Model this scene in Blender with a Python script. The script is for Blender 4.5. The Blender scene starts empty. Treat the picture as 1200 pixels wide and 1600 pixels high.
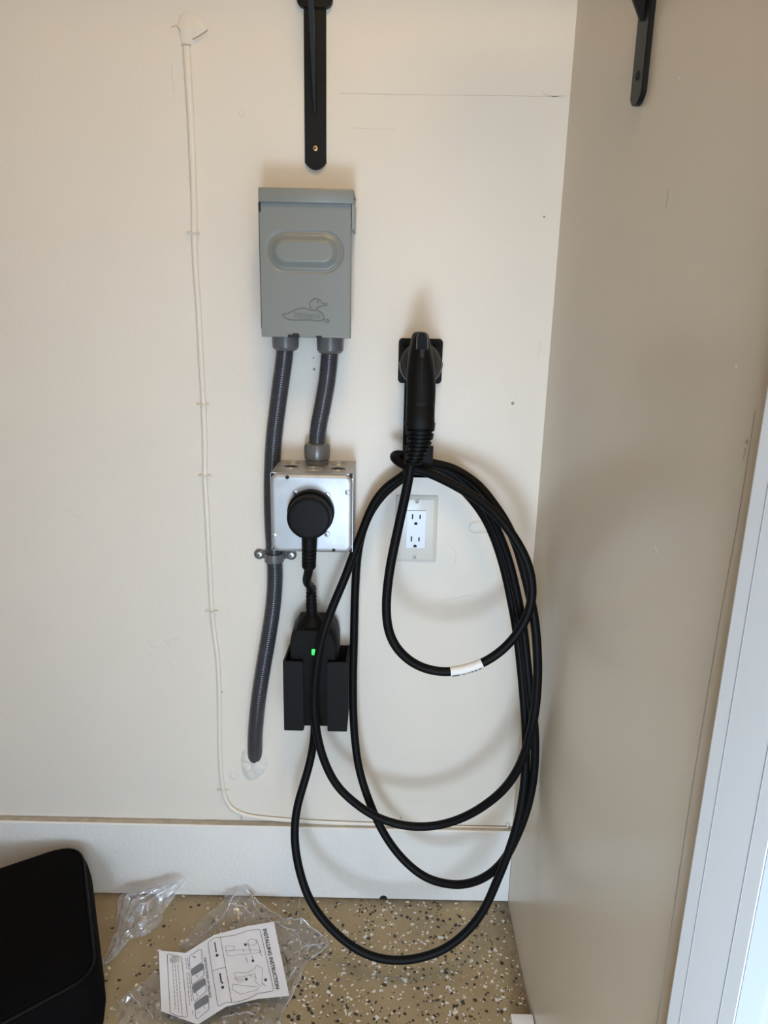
import bpy, bmesh, math, random
from mathutils import Vector, Matrix, noise
from mathutils.bvhtree import BVHTree
from mathutils.geometry import delaunay_2d_cdt

random.seed(7)
SC = bpy.context.scene
COL = SC.collection
PI = math.pi

# ------------------------------------------------------------------ camera
F_PX, PITCH, ROLL = 1150.0, math.radians(-15.65), math.radians(1.2)
CAM = Vector((0.0, -1.13, 1.054))
FW = Vector((0, math.cos(PITCH), math.sin(PITCH)))
_r = Vector((1, 0, 0)); _u = _r.cross(FW)
RT = _r * math.cos(ROLL) + _u * math.sin(ROLL)
UP = -_r * math.sin(ROLL) + _u * math.cos(ROLL)
cd = bpy.data.cameras.new('camera'); cam = bpy.data.objects.new('camera', cd); COL.objects.link(cam)
cd.sensor_fit = 'VERTICAL'; cd.sensor_height = 24.0; cd.lens = F_PX / 1600.0 * 24.0
cd.clip_start = 0.02; cd.clip_end = 100
cam.matrix_world = Matrix(((RT.x, UP.x, -FW.x, CAM.x), (RT.y, UP.y, -FW.y, CAM.y), (RT.z, UP.z, -FW.z, CAM.z), (0, 0, 0, 1)))
SC.camera = cam

# ------------------------------------------------------------------ light
w = bpy.data.worlds.new('daylight'); SC.world = w; w.use_nodes = True
bg = w.node_tree.nodes['Background']
bg.inputs[0].default_value = (0.86, 0.93, 1.0, 1); bg.inputs[1].default_value = 0.35
def area(name, loc, target, sx, sy, power, color):
    l = bpy.data.lights.new(name, 'AREA'); l.shape = 'RECTANGLE'; l.size = sx; l.size_y = sy
    l.energy = power; l.color = color
    o = bpy.data.objects.new(name, l); COL.objects.link(o); o.location = loc
    d = Vector(target) - Vector(loc); o.rotation_euler = d.to_track_quat('-Z', 'Y').to_euler()
    return o
# low lamp: daylight coming in under the half-raised garage door behind the camera
area('garage_door_daylight', (0.0, -1.62, 0.40), (2.0, 0, 0.36), 0.42, 0.30, 18.0, (0.60, 0.79, 1.0))
area('tall_cool_fill', (0.02, -1.62, 1.00), (1.7, 0, 0.80), 0.40, 0.95, 6.5, (0.66, 0.82, 1.0))  # added fill, softens the shadows thrown upward by the low lamp
# added warm lamp overhead, in place of light bounced about the garage
area('warm_top_fill', (0.12, -1.10, 2.30), (0.55, -0.9, 0), 0.4, 0.4, 11.0, (1.0, 0.67, 0.27))
SC.view_settings.view_transform = 'Standard'; SC.view_settings.look = 'None'
SC.view_settings.exposure = 0.05; SC.view_settings.gamma = 1.0; SC.view_settings.use_curve_mapping = False

# ------------------------------------------------------------------ measuring helpers
XR = 0.2438                                     # right wall plane
def ray(px, py): return FW + RT * ((px - 600) / F_PX) - UP * ((py - 800) / F_PX)
def at(px, py, d=0.0):                          # point d metres in front of the back wall
    v = ray(px, py); t = (-d - CAM.y) / v.y; return CAM + v * t
def fl(px, py, z=0.0):                          # point on a level plane
    v = ray(px, py); t = (z - CAM.z) / v.z; return CAM + v * t
def rw(px, py, d=0.0):                          # point d metres off the right wall
    v = ray(px, py); t = (XR - d - CAM.x) / v.x; return CAM + v * t
MMPX = 0.00098

# ------------------------------------------------------------------ materials
def mat(name, col, rough=0.5, metal=0.0, spec=0.5, bump=0.0, bscale=200, var=0.0, vscale=3.0, emit=None, estr=0, coat=0):
    m = bpy.data.materials.new(name); m.use_nodes = True; nt = m.node_tree; b = nt.nodes['Principled BSDF']
    b.inputs['Base Color'].default_value = (*col, 1); b.inputs['Roughness'].default_value = rough
    b.inputs['Metallic'].default_value = metal; b.inputs['Specular IOR Level'].default_value = spec
    b.inputs['Coat Weight'].default_value = coat
    tc = None
    if bump or var:
        tc = nt.nodes.new('ShaderNodeTexCoord')
    if var:
        n = nt.nodes.new('ShaderNodeTexNoise'); n.inputs['Scale'].default_value = vscale; n.inputs['Detail'].default_value = 6
        nt.links.new(tc.outputs['Object'], n.inputs['Vector'])
        r = nt.nodes.new('ShaderNodeValToRGB')
        r.color_ramp.elements[0].position = 0.3; r.color_ramp.elements[1].position = 0.7
        r.color_ramp.elements[0].color = tuple(c * (1 - var) for c in col) + (1,)
        r.color_ramp.elements[1].color = tuple(min(1, c * (1 + var)) for c in col) + (1,)
        nt.links.new(n.outputs['Fac'], r.inputs['Fac']); nt.links.new(r.outputs['Color'], b.inputs['Base Color'])
    if bump:
        n = nt.nodes.new('ShaderNodeTexNoise'); n.inputs['Scale'].default_value = bscale; n.inputs['Detail'].default_value = 3
        nt.links.new(tc.outputs['Object'], n.inputs['Vector'])
        bp = nt.nodes.new('ShaderNodeBump'); bp.inputs['Strength'].default_value = bump; bp.inputs['Distance'].default_value = 0.001
        nt.links.new(n.outputs['Fac'], bp.inputs['Height']); nt.links.new(bp.outputs['Normal'], b.inputs['Normal'])
    if emit:
        b.inputs['Emission Color'].default_value = (*emit, 1); b.inputs['Emission Strength'].default_value = estr
    return m

M = dict(
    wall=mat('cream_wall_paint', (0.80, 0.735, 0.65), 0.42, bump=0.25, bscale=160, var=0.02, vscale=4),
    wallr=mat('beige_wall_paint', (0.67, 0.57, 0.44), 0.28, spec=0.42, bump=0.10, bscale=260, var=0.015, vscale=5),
    base=mat('white_baseboard_paint', (0.82, 0.80, 0.77), 0.45, bump=0.8, bscale=150, var=0.02, vscale=9),
    shade_scuff=mat('beige_shade_scuff', (0.50, 0.44, 0.36), 0.7, var=0.15, vscale=60),  # beige for the baseboard top's painted shade and for wall scuffs
    crack=mat('paint_crack', (0.36, 0.31, 0.26), 0.8),
    scuff=mat('scuff', (0.64, 0.59, 0.53), 0.8),
    plaster=mat('plaster', (0.74, 0.70, 0.64), 0.7, bump=0.9, bscale=120, var=0.05, vscale=40),
    filler=mat('wall_filler', (0.70, 0.70, 0.66), 0.25, bump=0.6, bscale=90, var=0.08, vscale=60),
    trim=mat('white_gloss_trim', (0.90, 0.92, 0.94), 0.45, bump=0.05, bscale=100),
    door=mat('white_door_paint', (0.85, 0.86, 0.88), 0.4),
    grey=mat('grey_enamel', (0.225, 0.234, 0.220), 0.34, spec=0.4, bump=0.05, bscale=900),
    casing_shade=mat('grey_casing_shade', (0.36, 0.375, 0.40), 0.6),  # grey that paints shade onto the door casing
    emblem_shade=mat('emblem_shade_enamel', (0.175, 0.18, 0.168), 0.5),  # darker enamel puts the relief's shade into the colour
    greydk=mat('dark_gap', (0.012, 0.012, 0.013), 0.7),
    conduit=mat('grey_conduit', (0.045, 0.045, 0.054), 0.20, spec=0.45),
    fitting=mat('grey_fitting', (0.135, 0.128, 0.125), 0.26),
    galv=mat('galvanised_steel', (0.50, 0.505, 0.515), 0.45, metal=0.6, var=0.10, vscale=35, bump=0.05, bscale=120),
    steel=mat('zinc_steel', (0.66, 0.68, 0.72), 0.28, metal=1.0),
    brass=mat('brass_screw', (0.55, 0.42, 0.20), 0.35, metal=1.0),
    plastic=mat('black_plastic', (0.0055, 0.0052, 0.0052), 0.5, spec=0.13, bump=0.05, bscale=900),
    plastic2=mat('black_holder_plastic', (0.0115, 0.0115, 0.0130), 0.55, spec=0.12, bump=0.06, bscale=1200),
    rubber=mat('black_rubber_cable', (0.0042, 0.0042, 0.0048), 0.5, spec=0.12),
    grip=mat('dark_grip', (0.018, 0.016, 0.0145), 0.55, spec=0.18),
    bracket=mat('black_bracket_enamel', (0.0075, 0.0075, 0.0075), 0.45, spec=0.2),
    fabric=mat('black_case_fabric', (0.0036, 0.0034, 0.0036), 0.9, spec=0.06, bump=0.4, bscale=700),
    led=mat('green_led', (0.02, 0.3, 0.05), 0.4, emit=(0.05, 1.0, 0.16), estr=1.0),
    outlet=mat('white_outlet_plastic', (0.84, 0.85, 0.88), 0.28),
    plate=mat('painted_plate', (0.78, 0.74, 0.68), 0.22, bump=0.08, bscale=80),
    label=mat('white_label', (0.82, 0.80, 0.77), 0.45),
    ink=mat('black_ink', (0.05, 0.05, 0.07), 0.8),
    inkg=mat('grey_ink', (0.22, 0.23, 0.27), 0.8),
    paper=mat('white_paper', (0.84, 0.84, 0.90), 0.8, spec=0.2),
    white=mat('white_plastic', (0.85, 0.86, 0.90), 0.4),
    chip_w=mat('white_flake', (0.72, 0.70, 0.64), 0.5),
    chip_b=mat('dark_flake', (0.035, 0.028, 0.024), 0.5),
    wood=mat('brown_chip', (0.36, 0.22, 0.12), 0.8),
    board=mat('shelf_wood', (0.45, 0.33, 0.2), 0.6, var=0.15, vscale=6),
    conc=mat('driveway_concrete', (0.5, 0.49, 0.47), 0.9),
)
def floor_mat():
    m = bpy.data.materials.new('tan_epoxy_floor'); m.use_nodes = True; nt = m.node_tree; N = nt.nodes; L = nt.links
    b = N['Principled BSDF']; b.inputs['Roughness'].default_value = 0.5
    tc = N.new('ShaderNodeTexCoord')
    n1 = N.new('ShaderNodeTexNoise'); n1.inputs['Scale'].default_value = 9; n1.inputs['Detail'].default_value = 8
    L.new(tc.outputs['Object'], n1.inputs['Vector'])
    r1 = N.new('ShaderNodeValToRGB'); r1.color_ramp.elements[0].position = 0.28; r1.color_ramp.elements[1].position = 0.72
    r1.color_ramp.elements[0].color = (0.29, 0.215, 0.115, 1); r1.color_ramp.elements[1].color = (0.41, 0.315, 0.18, 1)
    L.new(n1.outputs['Fac'], r1.inputs['Fac'])
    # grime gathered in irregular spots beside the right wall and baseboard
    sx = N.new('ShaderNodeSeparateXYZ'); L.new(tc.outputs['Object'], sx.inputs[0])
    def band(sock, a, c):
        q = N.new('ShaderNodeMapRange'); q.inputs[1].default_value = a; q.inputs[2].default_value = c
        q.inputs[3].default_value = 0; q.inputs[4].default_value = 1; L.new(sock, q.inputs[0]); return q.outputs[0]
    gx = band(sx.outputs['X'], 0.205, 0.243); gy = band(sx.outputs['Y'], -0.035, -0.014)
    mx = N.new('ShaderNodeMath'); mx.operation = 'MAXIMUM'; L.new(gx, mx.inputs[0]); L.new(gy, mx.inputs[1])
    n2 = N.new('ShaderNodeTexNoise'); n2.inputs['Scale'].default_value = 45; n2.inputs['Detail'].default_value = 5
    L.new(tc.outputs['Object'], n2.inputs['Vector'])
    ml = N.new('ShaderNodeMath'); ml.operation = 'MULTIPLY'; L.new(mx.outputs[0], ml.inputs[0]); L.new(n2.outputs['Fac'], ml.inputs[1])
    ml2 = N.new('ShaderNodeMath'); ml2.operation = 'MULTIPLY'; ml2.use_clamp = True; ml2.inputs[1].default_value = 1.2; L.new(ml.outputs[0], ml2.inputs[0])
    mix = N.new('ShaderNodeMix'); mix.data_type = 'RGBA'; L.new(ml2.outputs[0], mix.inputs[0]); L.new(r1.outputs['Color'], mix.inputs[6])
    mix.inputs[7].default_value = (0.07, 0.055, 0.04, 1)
    L.new(mix.outputs[2], b.inputs['Base Color'])
    bp = N.new('ShaderNodeBump'); bp.inputs['Strength'].default_value = 0.15; bp.inputs['Distance'].default_value = 0.001
    L.new(n2.outputs['Fac'], bp.inputs['Height']); L.new(bp.outputs['Normal'], b.inputs['Normal'])
    return m
M['floor'] = floor_mat()
def film_mat(name, haze, gloss):
    m = bpy.data.materials.new(name); m.use_nodes = True; nt = m.node_tree; N = nt.nodes; L = nt.links
    for n in list(N): N.remove(n)
    out = N.new('ShaderNodeOutputMaterial'); tr = N.new('ShaderNodeBsdfTransparent'); tr.inputs[0].default_value = (0.97, 0.97, 0.98, 1)
    df = N.new('ShaderNodeBsdfDiffuse'); df.inputs[0].default_value = (0.80, 0.80, 0.84, 1)
    tl = N.new('ShaderNodeBsdfTranslucent'); tl.inputs[0].default_value = (0.8, 0.8, 0.84, 1)
    gl = N.new('ShaderNodeBsdfGlossy'); gl.inputs['Roughness'].default_value = 0.16
    ad = N.new('ShaderNodeMixShader'); ad.inputs[0].default_value = 0.3; L.new(df.outputs[0], ad.inputs[1]); L.new(tl.outputs[0], ad.inputs[2])
    tc = N.new('ShaderNodeTexCoord'); no = N.new('ShaderNodeTexNoise'); no.inputs['Scale'].default_value = 35; no.inputs['Detail'].default_value = 5
    no.inputs['Distortion'].default_value = 1.5
    L.new(tc.outputs['Object'], no.inputs['Vector'])
    mr = N.new('ShaderNodeMapRange'); mr.inputs[1].default_value = 0.35; mr.inputs[2].default_value = 0.75
    mr.inputs[3].default_value = haze * 0.6; mr.inputs[4].default_value = haze * 1.6; L.new(no.outputs['Fac'], mr.inputs[0])
    m1 = N.new('ShaderNodeMixShader'); L.new(mr.outputs[0], m1.inputs[0]); L.new(tr.outputs[0], m1.inputs[1]); L.new(ad.outputs[0], m1.inputs[2])
    lw = N.new('ShaderNodeLayerWeight'); lw.inputs[0].default_value = 0.5
    pw = N.new('ShaderNodeMath'); pw.operation = 'POWER'; pw.inputs[1].default_value = 4.0; L.new(lw.outputs['Facing'], pw.inputs[0])
    mg = N.new('ShaderNodeMath'); mg.operation = 'MULTIPLY_ADD'; mg.use_clamp = True; mg.inputs[1].default_value = gloss * .7; mg.inputs[2].default_value = .045 * gloss; L.new(pw.outputs[0], mg.inputs[0])
    m2 = N.new('ShaderNodeMixShader'); L.new(mg.outputs[0], m2.inputs[0]); L.new(m1.outputs[0], m2.inputs[1]); L.new(gl.outputs[0], m2.inputs[2])
    L.new(m2.outputs[0], out.inputs[0])
    return m
M['film'] = film_mat('clear_plastic_film', 0.17, 1.6)
M['film2'] = film_mat('hazy_plastic_film', 0.34, 1.5)

# ------------------------------------------------------------------ object helpers
ROOTLOC = {}
def root_of(o):
    while o.parent: o = o.parent
    return o
def link(name, verts, faces, m, parent=None, smooth=True, angle=40):
    off = ROOTLOC[root_of(parent).name] if parent else Vector((0, 0, 0))
    me = bpy.data.meshes.new(name)
    me.from_pydata([Vector(v) - off for v in verts], [], faces)
    bm = bmesh.new(); bm.from_mesh(me); bmesh.ops.recalc_face_normals(bm, faces=bm.faces)
    for f in bm.faces: f.smooth = smooth
    if smooth:
        for e in bm.edges:
            if len(e.link_faces) == 2 and e.calc_face_angle(0) > math.radians(angle): e.smooth = False
    bm.to_mesh(me); bm.free()
    me.materials.append(m)
    o = bpy.data.objects.new(name, me); COL.objects.link(o)
    if parent: o.parent = parent
    else: ROOTLOC[o.name] = Vector((0, 0, 0))
    return o
def thing(name, label, cat, loc, group=None):
    o = bpy.data.objects.new(name, None); COL.objects.link(o); o.location = loc; o.empty_display_size = 0.02
    o['label'] = label; o['category'] = cat
    if group: o['group'] = group
    ROOTLOC[o.name] = Vector(loc)
    return o
def tag(o, label, cat, group=None):
    o['label'] = label; o['category'] = cat
    if group: o['group'] = group
    return o
def struct(o): o['kind'] = 'structure'; return o

class G:                                         # geometry accumulator
    def __init__(s): s.v = []; s.f = []
    def add(s, v, f):
        k = len(s.v); s.v += [Vector(q) for q in v]; s.f += [tuple(i + k for i in q) for q in f]; return s
    def make(s, name, m, parent=None, **k): return link(name, s.v, s.f, m, parent, **k)
def box(x0, x1, y0, y1, z0, z1, bev=0.0, seg=2):
    bm = bmesh.new(); bmesh.ops.create_cube(bm, size=1)
    for v in bm.verts: v.co = Vector(((x0 + x1) / 2 + v.co.x * (x1 - x0), (y0 + y1) / 2 + v.co.y * (y1 - y0), (z0 + z1) / 2 + v.co.z * (z1 - z0)))
    if bev: bmesh.ops.bevel(bm, geom=list(bm.edges), offset=bev, segments=seg, affect='EDGES', profile=0.5)
    bm.verts.ensure_lookup_table(); bm.verts.index_update()
    v = [q.co.copy() for q in bm.verts]; f = [tuple(q.index for q in x.verts) for x in bm.faces]; bm.free(); return v, f
def loft(rings, cap0=True, cap1=True):
    n = len(rings[0]); v = [p for r in rings for p in r]; f = []
    for i in range(len(rings) - 1):
        for j in range(n): f.append((i * n + j, i * n + (j + 1) % n, (i + 1) * n + (j + 1) % n, (i + 1) * n + j))
    if cap0: f.append(tuple(range(n)))
    if cap1: f.append(tuple((len(rings) - 1) * n + j for j in range(n)))
    return v, f
def lathe(c, axis, prof, n=32, cap0=True, cap1=True):
    a = Vector(axis).normalized(); t = Vector((0, 0, 1)) if abs(a.z) < 0.9 else Vector((1, 0, 0))
    u = a.cross(t).normalized(); w_ = a.cross(u)
    return loft([[Vector(c) + a * s + (u * math.cos(2 * PI * k / n) + w_ * math.sin(2 * PI * k / n)) * r for k in range(n)] for s, r in prof], cap0, cap1)
def spline(pts, step):
    P = [Vector(p) for p in pts]; P = [P[0] * 2 - P[1]] + P + [P[-1] * 2 - P[-2]]; raw = []
    for i in range(1, len(P) - 2):
        p0, p1, p2, p3 = P[i - 1:i + 3]
        # centripetal Catmull-Rom
        t0 = 0; t1 = t0 + max(1e-6, (p1 - p0).length) ** .5; t2 = t1 + max(1e-6, (p2 - p1).length) ** .5; t3 = t2 + max(1e-6, (p3 - p2).length) ** .5
        for k in range(24):
            t = t1 + (t2 - t1) * k / 24
            a1 = p0 * ((t1 - t) / (t1 - t0)) + p1 * ((t - t0) / (t1 - t0)); a2 = p1 * ((t2 - t) / (t2 - t1)) + p2 * ((t - t1) / (t2 - t1)); a3 = p2 * ((t3 - t) / (t3 - t2)) + p3 * ((t - t2) / (t3 - t2))
            b1 = a1 * ((t2 - t) / (t2 - t0)) + a2 * ((t - t0) / (t2 - t0)); b2 = a2 * ((t3 - t) / (t3 - t1)) + a3 * ((t - t1) / (t3 - t1))
            raw.append(b1 * ((t2 - t) / (t2 - t1)) + b2 * ((t - t1) / (t2 - t1)))
    raw.append(P[-2]); out = [raw[0]]; acc = 0
    for a, b in zip(raw, raw[1:]):
        L = (b - a).length
        while acc + L >= step:
            s = (step - acc) / L; a = a.lerp(b, s); L = (b - a).length; acc = 0; out.append(a.copy())
        acc += L
    if (out[-1] - raw[-1]).length > step * .3: out.append(raw[-1])
    return out
def smooth_path(P, it):
    P = [p.copy() for p in P]
    for _ in range(it): P = [P[0]] + [P[i] * .5 + (P[i - 1] + P[i + 1]) * .25 for i in range(1, len(P) - 1)] + [P[-1]]
    return P
def tube(P, r, n=14, cap=True, sx=1.0, sy=1.0, up=None):
    rings = []; T0 = (P[1] - P[0]).normalized(); u = (up or Vector((0, 1, 0.01))); u = (u - T0 * u.dot(T0)).normalized(); s = 0
    for i, p in enumerate(P):
        T = (P[min(i + 1, len(P) - 1)] - P[max(i - 1, 0)]).normalized(); u = (u - T * u.dot(T)).normalized(); v = T.cross(u)
        if i: s += (p - P[i - 1]).length
        rr = r(s) if callable(r) else r
        rings.append([p + (u * math.cos(2 * PI * k / n) * sx + v * math.sin(2 * PI * k / n) * sy) * rr for k in range(n)])
    return loft(rings, cap, cap)
def rrect(x0, x1, z0, z1, r, n=6):
    out = []
    for cx, cz, a in ((x1 - r, z1 - r, 0), (x0 + r, z1 - r, 90), (x0 + r, z0 + r, 180), (x1 - r, z0 + r, 270)):
        for k in range(n + 1):
            t = math.radians(a + 90 * k / n); out.append((cx + r * math.cos(t), cz + r * math.sin(t)))
    return out
def rplate(x0, x1, z0, z1, r, layers, n=6):      # layers: (d, inset) from the wall outward
    return loft([[Vector((x, -d, z)) for x, z in rrect(x0 + i, x1 - i, z0 + i, z1 - i, max(r - i, 0.0004), n)] for d, i in layers])
def ribbon(pts, wd, nrm):
    P = [Vector(p) for p in pts]; v = []; f = []
    for i, p in enumerate(P):
        T = (P[min(i + 1, len(P) - 1)] - P[max(i - 1, 0)]).normalized(); s = T.cross(nrm).normalized() * wd / 2
        v += [p - s, p + s]
        if i: f.append((2 * i - 2, 2 * i - 1, 2 * i + 1, 2 * i))
    return v, f
def text_mesh(body, shear=0.0, bold=0.0):
    cu = bpy.data.curves.new('t', 'FONT'); cu.body = body; cu.size = 1; cu.shear = shear; cu.offset = bold; cu.resolution_u = 3
    o = bpy.data.objects.new('t', cu); COL.objects.link(o)
    dg = bpy.context.evaluated_depsgraph_get(); dg.update(); me = o.evaluated_get(dg).to_mesh()
    v = [(q.co.x, q.co.y) for q in me.vertices]; f = [tuple(p.vertices) for p in me.polygons]
    o.evaluated_get(dg).to_mesh_clear(); bpy.data.objects.remove(o); bpy.data.curves.remove(cu)
    return v, f
def fbm(x, y, z=0.0, o=4): return noise.fractal(Vector((x, y, z)), 1.0, 2.0, o)
def screw_head(name, c, r, m, parent, axis=(0, -1, 0), slot=True):
    a = Vector(axis); g = G(); g.add(*lathe(Vector(c) - a * 0.001, axis, [(0, r), (0.001 + r * .15, r), (0.001 + r * .45, r * .8), (0.001 + r * .55, r * .35)], 18))
    o = g.make(name, m, parent)
    if slot:
        k = G(); t = Vector((0, 0, 1)); s = a.cross(t).normalized(); top = Vector(c) + a * (r * .56)
        for d1, d2 in (((s + t).normalized(), (s - t).normalized()), ((s - t).normalized(), (s + t).normalized())):
            v = [top + d1 * r * .6 * i + d2 * r * .11 * j + a * h for h in (-0.0002, 0.0001) for i, j in ((-1, -1), (1, -1), (1, 1), (-1, 1))]
            k.add(v, [(0, 1, 2, 3), (4, 5, 6, 7), (0, 1, 5, 4), (1, 2, 6, 5), (2, 3, 7, 6), (3, 0, 4, 7)])
        k.make('screw_recess', M['greydk'], o, smooth=False)
    return o

# ------------------------------------------------------------------ room shell
def shell(name, x0, x1, y0, y1, z0, z1, m): return struct(link(name, *box(x0, x1, y0, y1, z0, z1), m, smooth=False))
wall_back = shell('wall_back', -3.6, XR + .1, 0, .1, 0, 2.5, M['wall'])
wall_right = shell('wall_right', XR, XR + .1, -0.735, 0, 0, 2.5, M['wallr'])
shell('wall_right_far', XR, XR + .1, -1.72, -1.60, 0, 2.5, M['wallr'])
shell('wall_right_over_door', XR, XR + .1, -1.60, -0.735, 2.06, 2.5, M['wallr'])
shell('wall_left', -3.7, -3.6, -1.72, .1, 0, 2.5, M['wall'])
shell('ceiling', -3.7, XR + .1, -1.72, .1, 2.5, 2.6, M['wall'])
floor = shell('floor', -3.7, XR + .2, -1.72, .1, -.1, 0, M['floor'])
shell('wall_front', -3.7, XR + .1, -1.78, -1.72, 1.52, 2.5, M['wall'])
struct(link('driveway', *box(-12, 12, -22, -1.72, -.1, -.02), M['conc'], smooth=False))

# baseboard: front face, flat top, slightly eased edge
BT = 0.015; bz = at(400, 1292, BT).z
prof = [(0, 0.0012), (BT, 0.0012), (BT, bz - .002), (BT - .002, bz), (0, bz)]
g = G(); n = 60; x0, x1 = -3.6, XR - .0005; rings = []
for k in range(n + 1):
    x = x0 + (x1 - x0) * k / n; rings.append([Vector((x, -a, b)) for a, b in prof])
base = struct(G().add(*loft(rings)).make('baseboard_back', M['base'], smooth=False))
G().add(*box(x0, x1, -BT + .003, -.0002, bz, bz + .0006)).make('top_shade_strip', M['shade_scuff'], base, smooth=False)  # beige strip paints the dimmer light on the baseboard's top into colour
g = G(); P = []
for k in range(90):
    x = -1.2 + 1.44 * k / 89; P.append(Vector((x, -.0008, bz + .0012 + .0006 * fbm(x * 30, 0))))
G().add(*tube(P, lambda s: .0006 + .0005 * fbm(s * 60, 3), 5)).make('crack_line', M['crack'], base)
hc = at(599, 1409, BT + .0004); g = G()
g.add(*lathe(Vector((hc.x, -BT + .002, .001)), (0, -1, 0), [(0, .0072), (.0024, .0072)], 20)); g.make('weep_hole', M['greydk'], base, smooth=False)

# flake chips broadcast over the epoxy floor
def flakes(name, m, cnt, seed):
    R = random.Random(seed); g = G()
    for _ in range(cnt):
        x = R.uniform(-1.0, XR - .004); y = -.017 - R.random() ** 1.0 * .9
        dens = 0.18 + 0.82 * min(1, max(0, (x + .42) / .40)); dens *= 0.45 + .55 * min(1, max(0, (-y) / .16))
        dens *= 0.5 + 1.2 * max(0, .5 + fbm(x * 14, y * 14, seed))
        if R.random() > dens: continue
        k = R.choice((4, 5, 5, 6)); s = R.choice((.9, 1.3, 1.7, 2.2, 2.8, 3.6)) * .001 * R.uniform(.7, 1.2); el = R.uniform(.5, 1); a0 = R.uniform(0, 6.28); z = .0003 + R.random() * .0003
        v = []
        for j in range(k):
            a = 2 * PI * (j + R.uniform(-.3, .3)) / k; q = s * R.uniform(.75, 1.25); ux, uy = q * math.cos(a), q * el * math.sin(a)
            v.append((x + ux * math.cos(a0) - uy * math.sin(a0), y + ux * math.sin(a0) + uy * math.cos(a0), z))
        g.add(v, [tuple(range(k))])
    o = g.make(name, m, floor, smooth=False); o['kind'] = 'stuff'
flakes('white_flakes', M['chip_w'], 11000, 3); flakes('dark_flakes', M['chip_b'], 10500, 9)

# paint seam and scuffs on the back wall
def wall_line(name, pts, wd, m, wobble=0.0008, d=.0003):
    P = spline([at(x, y, d) for x, y in pts], .006)
    P = [p + Vector((0, 0, wobble * fbm(p.x * 40, p.z * 40))) for p in P]
    return G().add(*ribbon(P, wd, Vector((0, -1, 0)))).make(name, m, wall_back, smooth=False)
wall_line('tape_seam', [(530, 146), (600, 147), (700, 148.5), (800, 150), (886, 151.5)], .0009, M['scuff'])
wall_line('tape_seam', [(545, 200), (580, 201), (620, 202)], .0005, M['scuff'])
wall_line('tape_seam', [(846, 142), (850, 147), (862, 151), (884, 149)], .0008, M['scuff'])
wall_line('scuff_mark', [(374, 180), (376, 170), (380, 171), (383, 180), (379, 183), (374, 180)], .0008, M['scuff'], 0)
for pts in ([(100, 797), (112, 801)], [(115, 803), (128, 811)], [(262, 1004), (270, 999), (282, 998)], [(232, 1000), (238, 1012), (248, 1009)], [(232, 1022), (242, 1026)], [(258, 1000), (266, 1012)], [(262, 1035), (272, 1040)],
            [(690, 938), (712, 934), (738, 929)], [(700, 850), (712, 862), (711, 880)], [(268, 100), (270, 130), (272, 145)], [(596, 1241), (600, 1244), (597, 1247)], [(550, 1238), (555, 1236)], [(840, 560), (846, 530)]):
    wall_line('scuff_mark', pts, .0007, M['scuff'], .001)
for x, y, r in ((801, 630, 2.6), (491, 577, 2.2), (490, 559, 1.3), (850, 339, 1.6), (626, 1277, 1.6), (346, 1081, 2.2)):
    G().add(*lathe(at(x, y, -.001), (0, -1, 0), [(0, r * MMPX), (.0014, r * MMPX)], 10)).make('nail_hole', M['crack'], wall_back, smooth=False)
def blob(name, m, cx, cy, outline, h, parent, seed=1, d0=0.0, edge=.0004):
    # uneven lump of plaster on the wall: rings from rim to crest
    c = at(cx, cy, d0); O = [at(x, y, d0) for x, y in outline]; O = spline(O + [O[0]], .004)[:-1]; rings = []
    for f, hh in ((1, .0), (.97, edge), (.8, .6), (.55, .9), (.3, 1.0), (.08, .95)):
        rr = []
        for p in O:
            q = c + (p - c) * f; k = hh if hh == edge or hh == 0 else h * hh * (1 + .9 * fbm(q.x * 90, q.z * 90, seed))
            rr.append(Vector((q.x, -d0 - max(k, -.0002), q.z)))
        rings.append(rr)
    return link(name, *loft(rings), m, parent)
blob('plaster_patch', M['wall'], 302, 46, [(277, 40), (281, 25), (292, 17), (306, 22), (318, 38), (325, 48), (312, 56), (304, 70), (286, 72), (281, 58)], .0020, wall_back, 2)
wall_line('patch_edge', [(301, 62), (312, 57), (319, 52), (325, 47)], .0014, M['crack'], .001, .0045)
wall_line('patch_edge', [(268, 43), (274, 40), (280, 45), (282, 49)], .0009, M['crack'], .001, .003)
wall_line('patch_edge', [(283, 71), (292, 70), (299, 71)], .0009, M['crack'], .0005, .006)
blob('plaster_patch', M['plaster'], 398, 1192, [(376, 1188), (380, 1172), (392, 1162), (408, 1166), (419, 1182), (417, 1200), (405, 1214), (392, 1220), (380, 1211)], .0055, wall_back, 5)
blob('plaster_patch', M['plaster'], 365, 1210, [(357, 1210), (361, 1203), (369, 1202), (374, 1210), (370, 1218), (361, 1217)], .0015, wall_back, 8)
blob('plaster_patch', M['wall'], 748, 823, [(732, 824), (736, 816), (745, 814), (755, 815), (775, 818), (776, 834), (756, 833), (745, 834), (735, 831)], .0018, wall_back, 11)

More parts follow.
